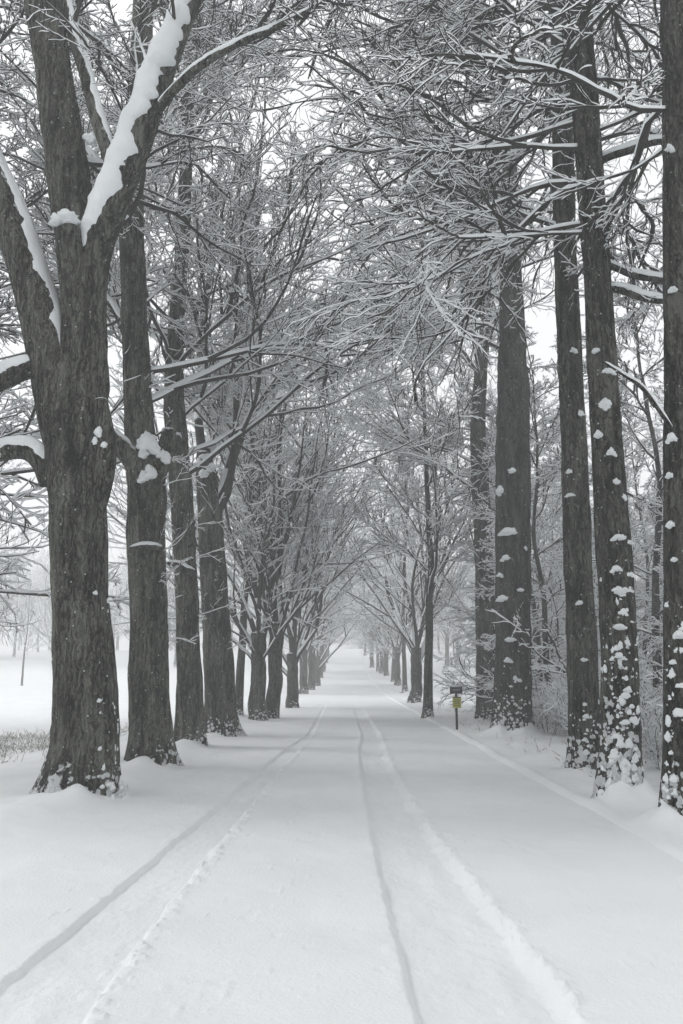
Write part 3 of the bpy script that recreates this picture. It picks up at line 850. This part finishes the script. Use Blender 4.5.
right_tree('R5', [(487, 728, 26), (487, 700, 22), (486, 640, 20), (484, 560, 18), (480, 480, 17), (478, 420, 15), (482, 360, 12), (488, 300, 9)], [(0.2, 0.1, 3.0, 0.05), (0.1, 0, 3, 0.02)],
           M_BARK, 'thin forking trunk tight against the thickest trunk', 45, 28, 6.6, 17.5, (5.8, 2.4), (20, 55), 0.02, ASC, math.pi, 1.5, 0.3)


def clumps(key, pts):
    t, root, Y = CREW[key]
    for i, (a, c, w, h) in enumerate(pts):
        TP, TR = STEM[key]
        p = at(a, c, Y); rad = float(np.interp(p[2], TP[:, 2], TR)); cx = float(np.interp(p[2], TP[:, 2], TP[:, 0]))
        off = min(0.95, abs(p[0] - cx) / rad)
        p = at(a, c, Y - 1.0 * rad * math.sqrt(1 - off * off)); s = px_size(p)
        lump('snow_clump', t, root, p, (w * s * 0.5, 0.06, h * s * 0.5), i * 3 + 50, 3)


clumps('R2', [(618, 538, 15, 9), (627, 543, 12, 10), (616, 569, 10, 9), (627, 574, 15, 10), (620, 591, 14, 10), (628, 588, 8, 9), (619, 627, 13, 7), (627, 642, 7, 12), (619, 656, 10, 8),
              (605, 404, 13, 14), (611, 452, 11, 13), (608, 371, 14, 9), (622, 497, 12, 12), (616, 482, 8, 9), (595, 351, 7, 6), (598, 435, 9, 12), (634, 640, 7, 9), (630, 622, 8, 6)])
clumps('R3', [(579, 603, 7, 6), (580, 414, 8, 10), (570, 495, 9, 5), (569, 471, 7, 6), (584, 660, 6, 5), (573, 350, 7, 6)])
clumps('R1', [(678, 635, 10, 11), (670, 525, 8, 10), (671, 438, 9, 13), (669, 475, 8, 8), (674, 560, 5, 6), (669, 148, 8, 9), (672, 290, 8, 7)])
clumps('R4', [(508, 532, 19, 11), (500, 491, 9, 14), (506, 558, 10, 8), (503, 598, 15, 8), (510, 640, 9, 6), (500, 575, 8, 5), (516, 618, 7, 6), (512, 470, 9, 6), (524, 548, 8, 5), (520, 590, 9, 5), (508, 660, 10, 7), (519, 680, 8, 7)])

# bigger horizontal limbs of the right-hand trees that read on their own
for key, pts, th in (('R2', [(604, 288, 8), (622, 290, 8, -0.1), (640, 297, 7, -0.2), (662, 301, 6, -0.25), (700, 300, 4, -0.3)], 0.06),
                     ('R2', [(600, 262, 8), (616, 268, 7, 0.05), (636, 276, 7, 0.1), (664, 280, 6, 0.15), (705, 286, 4, 0.2)], 0.06),
                     ('R2', [(588, 172, 8, 0.05), (606, 158, 8, -0.05), (630, 150, 8, -0.2), (655, 142, 7, -0.25), (690, 140, 5, -0.3)], 0.06),
                     ('R1', [(672, 430, 5, -0.1), (660, 412, 4, -0.2), (642, 388, 4, -0.3), (622, 374, 3, -0.35), (604, 362, 2, -0.4)], 0.025)):
    t, root, Y = CREW[key]
    P, R = px_path(pts, Y, 40)
    lo = obj('limb', trunk_mesh('limb', P - root, R, 10, 0, 1, 0.06, 3, M_BARK), t)
    obj('snow_cap', snow_cap('snow_cap', P - root, R, th, 72, 5), lo)

# ------------------------------------------------------------------ the avenue farther off
far_left = [  # px, py of the foot, archetype, scale, label
    (238, 718, 'tall1', 0.85, 'thin upright trunk between the broken snag and the knobbly pollards'),
    (258, 720, 'vase1', 0.95, 'pollarded trunk with a swollen knobbly head, first of a close pair'),
    (271, 718, 'vase2', 0.95, 'second trunk of the close pollarded pair, a snow pad on its shoulder'),
    (292, 708, 'vase3', 0.95, 'short trunk forking low into upswept limbs'),
    (304, 694, 'vase1', 1.0, 'stout trunk just behind the low-forked one with upswept limbs'),
    (311, 690, 'vase2', 1.0, 'slightly hazy trunk fifth from the far end of the left row'),
    (317, 686, 'vase3', 1.0, 'grey hazy trunk fourth from the far end of the left row'),
    (320, 678, 'vase2', 1.0, 'grey trunk third from the far end of the left row'),
    (323, 672, 'vase3', 0.95, 'hazy trunk second from the far end of the left row'),
    (326, 663, 'vase1', 0.9, 'faintest hazy trunk at the far end of the left row')]
far_right = [
    (428, 718, 'tall1', 0.9, 'dark slender trunk of the right row standing left of the dark sign post'),
    (415, 704, 'vase3', 1.0, 'forked trunk just left of the slender trunk near the sign'),
    (405, 692, 'tall1', 0.95, 'right row trunk with a dead stick lying at its foot'),
    (398, 686, 'vase1', 0.9, 'grey forked trunk, first behind the one with the stick'),
    (393, 682, 'tall2', 0.95, 'grey trunk, second behind the one with the stick'),
    (387, 677, 'vase3', 0.9, 'grey trunk, third behind the one with the stick'),
    (382, 674, 'vase1', 0.9, 'hazy grey trunk, fourth from the far end of the right row'),
    (378, 672, 'tall1', 0.95, 'pale hazy trunk, third from the far end of the right row'),
    (372, 668, 'vase2', 0.9, 'pale hazy trunk, second from the far end of the right row'),
    (365, 656, 'tall2', 1.0, 'palest hazy trunk where the road tops the rise on the right')]
r = np.random.default_rng(77)
for i, (px, py, key, sc, lab) in enumerate(far_left + far_right):
    q = on_ground(px, py)
    copy_tree(key, 'avenue_tree', q[0], q[1], r.random() * 6.28, sc, lab, 'tree', GL)
    MOUNDS.append((q[0], q[1] + 0.05, 0.5, 0.10))

for x, y, key in ((-3.2, -1.5, 'tall1'), (3.2, -1.0, 'tall2'), (-3.2, -5.5, 'vase1'), (3.2, -5.2, 'vase3'), (-3.1, -8.0, 'vase2'), (3.1, -7.5, 'vase1'), (-3.2, -10.5, 'tall1'), (3.2, -12.5, 'tall2'), (-3.1, -16.0, 'vase2'), (3.1, -18.0, 'vase1')):
    copy_tree(key, 'avenue_tree', x, y, r.random() * 6.28, 1.0, 'tree of the same avenue carrying on behind the viewpoint', 'tree', 'trees lining the road behind the viewpoint')

# ------------------------------------------------------------------ woods and fields
r = np.random.default_rng(5)
WL = 'bare snowy tree in the dense wood behind the right row of trees'
spots = []
tries = 0
while len(spots) < 50 and tries < 6000:
    tries += 1
    y = 4 + 62 * r.random() ** 1.3
    x = 5.4 + (2.0 + y * 0.55) * r.random()
    if y < 9 and x < 7.5: continue
    if y < 20 and 341 + 804 * (x - 2.6) / y < 535: continue
    px_ = 341 + 804 * x / y
    if px_ > 900: continue
    if 455 < px_ < 500 and y < 70 : continue          # the open field seen beside the sign
    if px_ < 455: continue
    if all((x - a) ** 2 + (y - c) ** 2 > (1.0 + 0.012 * y) ** 2 for a, c in spots): spots.append((x, y))
for x, y in spots:
    copy_tree(('wood1', 'wood2', 'wood3')[int(r.random() * 3)], 'woodland_tree', x, y, r.random() * 6.28, 0.8 + 0.35 * r.random(), WL, 'tree', 'woodland trees behind the right row')
SL = 'snow-laden bare shrub in the thicket at the foot of the right-hand wood'
sh = []
tries = 0
while len(sh) < 64 and tries < 5000:
    tries += 1
    y = 9 + 24 * r.random(); x = 4.6 + (0.8 + 0.16 * y) * r.random()
    if 341 + 804 * x / y < (556 if y < 19 else 530) or 341 + 804 * x / y > 760: continue
    if all((x - a) ** 2 + (y - c) ** 2 > 0.5 for a, c in sh): sh.append((x, y))
for x, y in sh:
    copy_tree(('shrub1', 'shrub2')[int(r.random() * 2)], 'shrub', x, y, r.random() * 6.28, 0.45 + 0.45 * r.random(), SL, 'shrub', 'shrubs in the thicket behind the right row')

# left: a spreading tree just outside the frame whose boughs hang in, scattered trees beyond the field
for key, x, y, ro, sc, lab in (('wood4', -7.5, 12.8, 0.6, 1.25, 'low-branched tree whose snowy boughs hang in just left of the broad old trunk'),
                               ('wood4', -8.2, 14.5, 2.6, 1.15, 'tall low-branched tree behind the hanging boughs at the left edge'),
                               ('wood4', -8.6, 11.0, 4.1, 1.25, 'tree whose upper branches fill the top left corner behind the leaning limb'),
                               ('wood4', -11.5, 21.5, 1.1, 1.3, 'low bushy tree beyond the dry grass at the left edge'),
                               ('wood4', -15.5, 30.0, 5.1, 1.2, 'hazier low-branched tree past the dry grass, at the far left')):
    copy_tree(key, 'field_edge_tree', x, y, ro, sc, lab, 'tree')
q = on_ground(22, 682)
copy_tree('tall1', 'field_tree', q[0], q[1], 1.0, 0.55, 'small lone tree out in the snowy field left of the broad old trunk', 'tree')
FL = 'pale hazy bare tree in the far belt beyond the left-hand field'
n = 0
while n < 34:
    x = -8 - 95 * r.random(); y = 98 + 55 * r.random()
    if x < -12 - 0.62 * y: continue
    copy_tree(('tall1', 'tall2', 'vase1', 'vase3')[int(r.random() * 4)], 'field_belt_tree', x, y, r.random() * 6.28, 0.8 + 0.35 * r.random(), FL, 'tree', 'trees beyond the left-hand field'); n += 1
FR = 'pale hazy bare tree in the belt beyond the field right of the road'
n = 0
while n < 26:
    y = 72 + 55 * r.random(); x = 9 + 45 * r.random()
    copy_tree(('tall1', 'tall2', 'vase2', 'wood3')[int(r.random() * 4)], 'field_belt_tree', x, y, r.random() * 6.28, 0.8 + 0.35 * r.random(), FR, 'tree', 'trees beyond the right-hand field'); n += 1
FE = 'faint bare tree in the misty wood beyond the crest of the road'
n = 0
while n < 26:
    y = 165 + 60 * r.random(); x = -40 + 80 * r.random()
    copy_tree(('tall1', 'tall2', 'vase2', 'vase1')[int(r.random() * 4)], 'distant_tree', x, y, r.random() * 6.28, 1.0 + 0.3 * r.random(), FE, 'tree', 'trees beyond the crest of the road'); n += 1

# ------------------------------------------------------------------ sign post
q = NB['SIGN']; zs = float(ground_z(q[0:1], q[1:2])[0])
root = np.array([q[0], q[1], zs]); s = px_size(root)


def box_mesh(name, c, size, mat, bev=0.006):
    bm = bmesh.new(); bmesh.ops.create_cube(bm, size=1.0)
    for v in bm.verts: v.co = (v.co.x * size[0] + c[0], v.co.y * size[1] + c[1], v.co.z * size[2] + c[2])
    if bev: bmesh.ops.bevel(bm, geom=bm.edges[:], offset=bev, segments=2, affect='EDGES')
    me = bpy.data.meshes.new(name); bm.to_mesh(me); bm.free(); me.materials.append(mat); return me


t = thing('sign_post', 'short dark post with a small dark name board above a yellow-green notice', 'sign', root)
pw = 0.055
obj('post', box_mesh('post', (0, 0, 0.42), (pw, pw, 1.16), M_POST), t)
ztop = 43.5 * s; zb = 38.5 * s; zn = 26.5 * s
bd = obj('name_board', box_mesh('name_board', (0, -pw / 2 - 0.012, zb), (12.6 * s, 0.02, 6.8 * s), M_BOARD, 0.008), t)
for i, (dx, w_) in enumerate(((-2.9, 1.0), (-1.5, 1.2), (0.1, 1.3), (1.7, 1.1), (3.1, 1.0))):
    obj('lettering', box_mesh('lettering', (dx * s, -pw / 2 - 0.0235, zb + 0.1 * s), (w_ * s, 0.003, 1.5 * s), M_LETTER, 0), bd)
nb = obj('notice', box_mesh('notice', (0.4 * s, -pw / 2 - 0.010, zn), (8.6 * s, 0.012, 11.0 * s), M_NOTICE, 0.004), t)
obj('notice_band', box_mesh('notice_band', (0.4 * s, -pw / 2 - 0.0175, zn + 4.8 * s), (8.2 * s, 0.003, 1.3 * s), M_PRINT, 0), nb)
for i, (dz, w_) in enumerate(((2.4, 5.6), (0.6, 6.0), (-1.2, 5.2), (-3.0, 5.8))):
    obj('print_line', box_mesh('print_line', (0.4 * s, -pw / 2 - 0.0175, zn + dz * s), (w_ * s, 0.003, 0.7 * s), M_PRINT, 0), nb)
V, T = lump_arrays((0, 0, ztop + 0.012), (0.04, 0.035, 0.03), 3, 2)
obj('snow_cap', make_mesh('snow_cap', V, T, [M_CLUMP]), t)
V, T = lump_arrays((0, -pw / 2 - 0.012, zb + 3.5 * s), (0.14, 0.014, 0.012), 5, 2)
obj('board_snow', make_mesh('board_snow', V, T, [M_CLUMP]), t)

# fallen stick by the right row
q = on_ground(403, 694); z0_ = float(ground_z(q[0:1], q[1:2])[0])
r = np.random.default_rng(9)
st = thing('fallen_stick', 'dead stick lying in the snow at the road edge by the right row', 'branch', (q[0], q[1], z0_))
P, R = march(np.array([[-0.25, 0, 0.04]]), np.array([[1, 0.1, 0.05]]), np.array([0.75]), np.array([0.03]), 8, 0.1, 0, 0.012)
P2, R2 = grow(P, R, 3, 0.2, 0.8, 0.5, 45, 5, 0.1, 0.05, 0.02, 0.01)
b = Batch(); b.add(*tubes(P, R, 6, 0.012)); b.add(*tubes(P2, R2, 4, 0.01))
obj('wood', b.mesh('wood'), st)


# ------------------------------------------------------------------ dry grass poking through (uncountable)
def grass(name, xs, ys, hmin, hmax, label, seed):
    r = np.random.default_rng(seed); n = len(xs)
    z = ground_z(xs, ys)
    az = r.random(n) * 6.28; el = np.radians(35 + 50 * r.random(n))
    d = np.stack([np.cos(el) * np.cos(az), np.cos(el) * np.sin(az), np.sin(el)], 1)
    P, R = march(np.stack([xs, ys, z - 0.03], 1), d, hmin + (hmax - hmin) * r.random(n), np.full(n, 0.0045), 4, 0.12, -0.12, 0.0025, 0.6, r)
    V, Q, mi = tubes(P, R, 4, 0.004, r)
    o = obj(name, make_mesh(name, V, Q, [M_GRASS, M_TSNOW], mi * (r.random(len(mi)) < 0.6)))
    return tag(o, label, 'grass', None, 'stuff')


r = np.random.default_rng(31)
n = 11000
gx = -5.4 - 12 * r.random(n); gy = 15.0 + 8.0 * r.random(n) + 0.5 * np.sin(gx * 2.0)
k = fbm(gx * 0.5, gy * 0.8, None, 5, 3) > -0.12
grass('dry_grass', gx[k], gy[k], 0.10, 0.34, 'dry grass poking out of the snow along the edge of the left field', 1)
n = 900
gx = 3.2 + 4.2 * r.random(n); gy = 6 + 24 * r.random(n)
k = fbm(gx * 1.2, gy * 1.2, None, 15, 3) > 0.12
grass('verge_grass', gx[k], gy[k], 0.08, 0.30, 'dead stalks poking out of the snow on the right verge', 2)

# ------------------------------------------------------------------ ground, road
xs = np.unique(np.round(np.concatenate([np.arange(-6, 7.001, 0.05), np.arange(-16, -6, 0.2), np.arange(7, 22, 0.2), np.arange(-60, -16, 1.0), np.arange(22, 60, 1.0),
                                        -np.geomspace(60, 900, 40), np.geomspace(60, 900, 40)]), 4))
yy = [-60, -40, -25, -15, -8, -4, -1, 0.5, 1.5, 2.5]
y = 2.5
while y < 60: y += max(0.035, 0.009 * y); yy.append(y)
while y < 260: y *= 1.02; yy.append(y)
while y < 1500: y *= 1.12; yy.append(y)
g = sheet('ground', xs, np.array(yy), ground_z, M_SNOW); g['kind'] = 'structure'
yy = [-60, -30, -12, -4, 0, 1.5, 2.2]
y = 2.2
while y < 30: y += max(0.012, 0.0045 * y); yy.append(y)
while y < 240: y *= 1.015; yy.append(y)
xr = np.concatenate([np.arange(-2.9, -1.9, 0.03), np.arange(-1.9, 1.6, 0.008), np.arange(1.6, 2.95, 0.03)])


def road_fz(x, y):
    e = np.maximum(x - 2.70, -2.66 - x)
    return road_z(x, y) - 0.12 * sstep(0.0, 0.18, e)


g = sheet('road', xr, np.array(yy), road_fz, M_ROAD); g['kind'] = 'structure'

# ------------------------------------------------------------------ air
bm = bmesh.new(); bmesh.ops.create_cube(bm, size=1.0)
for v in bm.verts: v.co = (v.co.x * 1840, v.co.y * 1640 + 740, v.co.z * 36 + 14)
me = bpy.data.meshes.new('haze'); bm.to_mesh(me); bm.free()
m = bpy.data.materials.new('haze'); m.use_nodes = True; nt = m.node_tree; nt.nodes.clear()
out = nt.nodes.new('ShaderNodeOutputMaterial'); pv = nt.nodes.new('ShaderNodeVolumePrincipled')
pv.inputs['Color'].default_value = (0.96, 0.965, 0.97, 1); pv.inputs['Density'].default_value = 0.0064
nt.links.new(pv.outputs[0], out.inputs['Volume']); me.materials.append(m)
hz_ = obj('haze', me); hz_['kind'] = 'stuff'

# ------------------------------------------------------------------ light: overcast
SUN_EL, SUN_AZ = 44.0, -75.0
w = bpy.data.worlds.new('World'); scene.world = w; w.use_nodes = True
nt = w.node_tree; bg = nt.nodes['Background']
sky = nt.nodes.new('ShaderNodeTexSky'); sky.sky_type = 'NISHITA'; sky.sun_disc = False
sky.sun_elevation = math.radians(SUN_EL); sky.sun_rotation = math.radians(SUN_AZ)
sky.dust_density = 4.0; sky.air_density = 1.0
hs = nt.nodes.new('ShaderNodeHueSaturation'); hs.inputs['Saturation'].default_value = 0.06
nt.links.new(sky.outputs[0], hs.inputs['Color'])
# cloud cover: an even overcast layer mixed over the clear sky
mx = nt.nodes.new('ShaderNodeMix'); mx.data_type = 'RGBA'; mx.inputs[0].default_value = 0.7
mx.inputs[7].default_value = (8.8, 8.9, 9.0, 1)
nt.links.new(hs.outputs[0], mx.inputs[6]); nt.links.new(mx.outputs[2], bg.inputs['Color'])
bg.inputs['Strength'].default_value = 0.12
sl = bpy.data.lights.new('sun', 'SUN'); sl.energy = 0.95; sl.angle = math.radians(12); sl.color = (1.0, 0.98, 0.95)
so = bpy.data.objects.new('sun', sl); COL.objects.link(so)
so.rotation_euler = (math.radians(90 - SUN_EL), 0, math.radians(180 - SUN_AZ) )
so.location = (0, -20, 40)

# ------------------------------------------------------------------ render settings
scene.render.engine = 'CYCLES'
cy = scene.cycles
cy.max_bounces = 8; cy.diffuse_bounces = 7; cy.glossy_bounces = 1; cy.transmission_bounces = 1; cy.volume_bounces = 1; cy.transparent_max_bounces = 4
cy.use_denoising = True
cy.caustics_reflective = False; cy.caustics_refractive = False
vs = scene.view_settings
vs.view_transform = 'Standard'; vs.look = 'None'; vs.gamma = 1; vs.use_curve_mapping = False
vs.exposure = 0.42
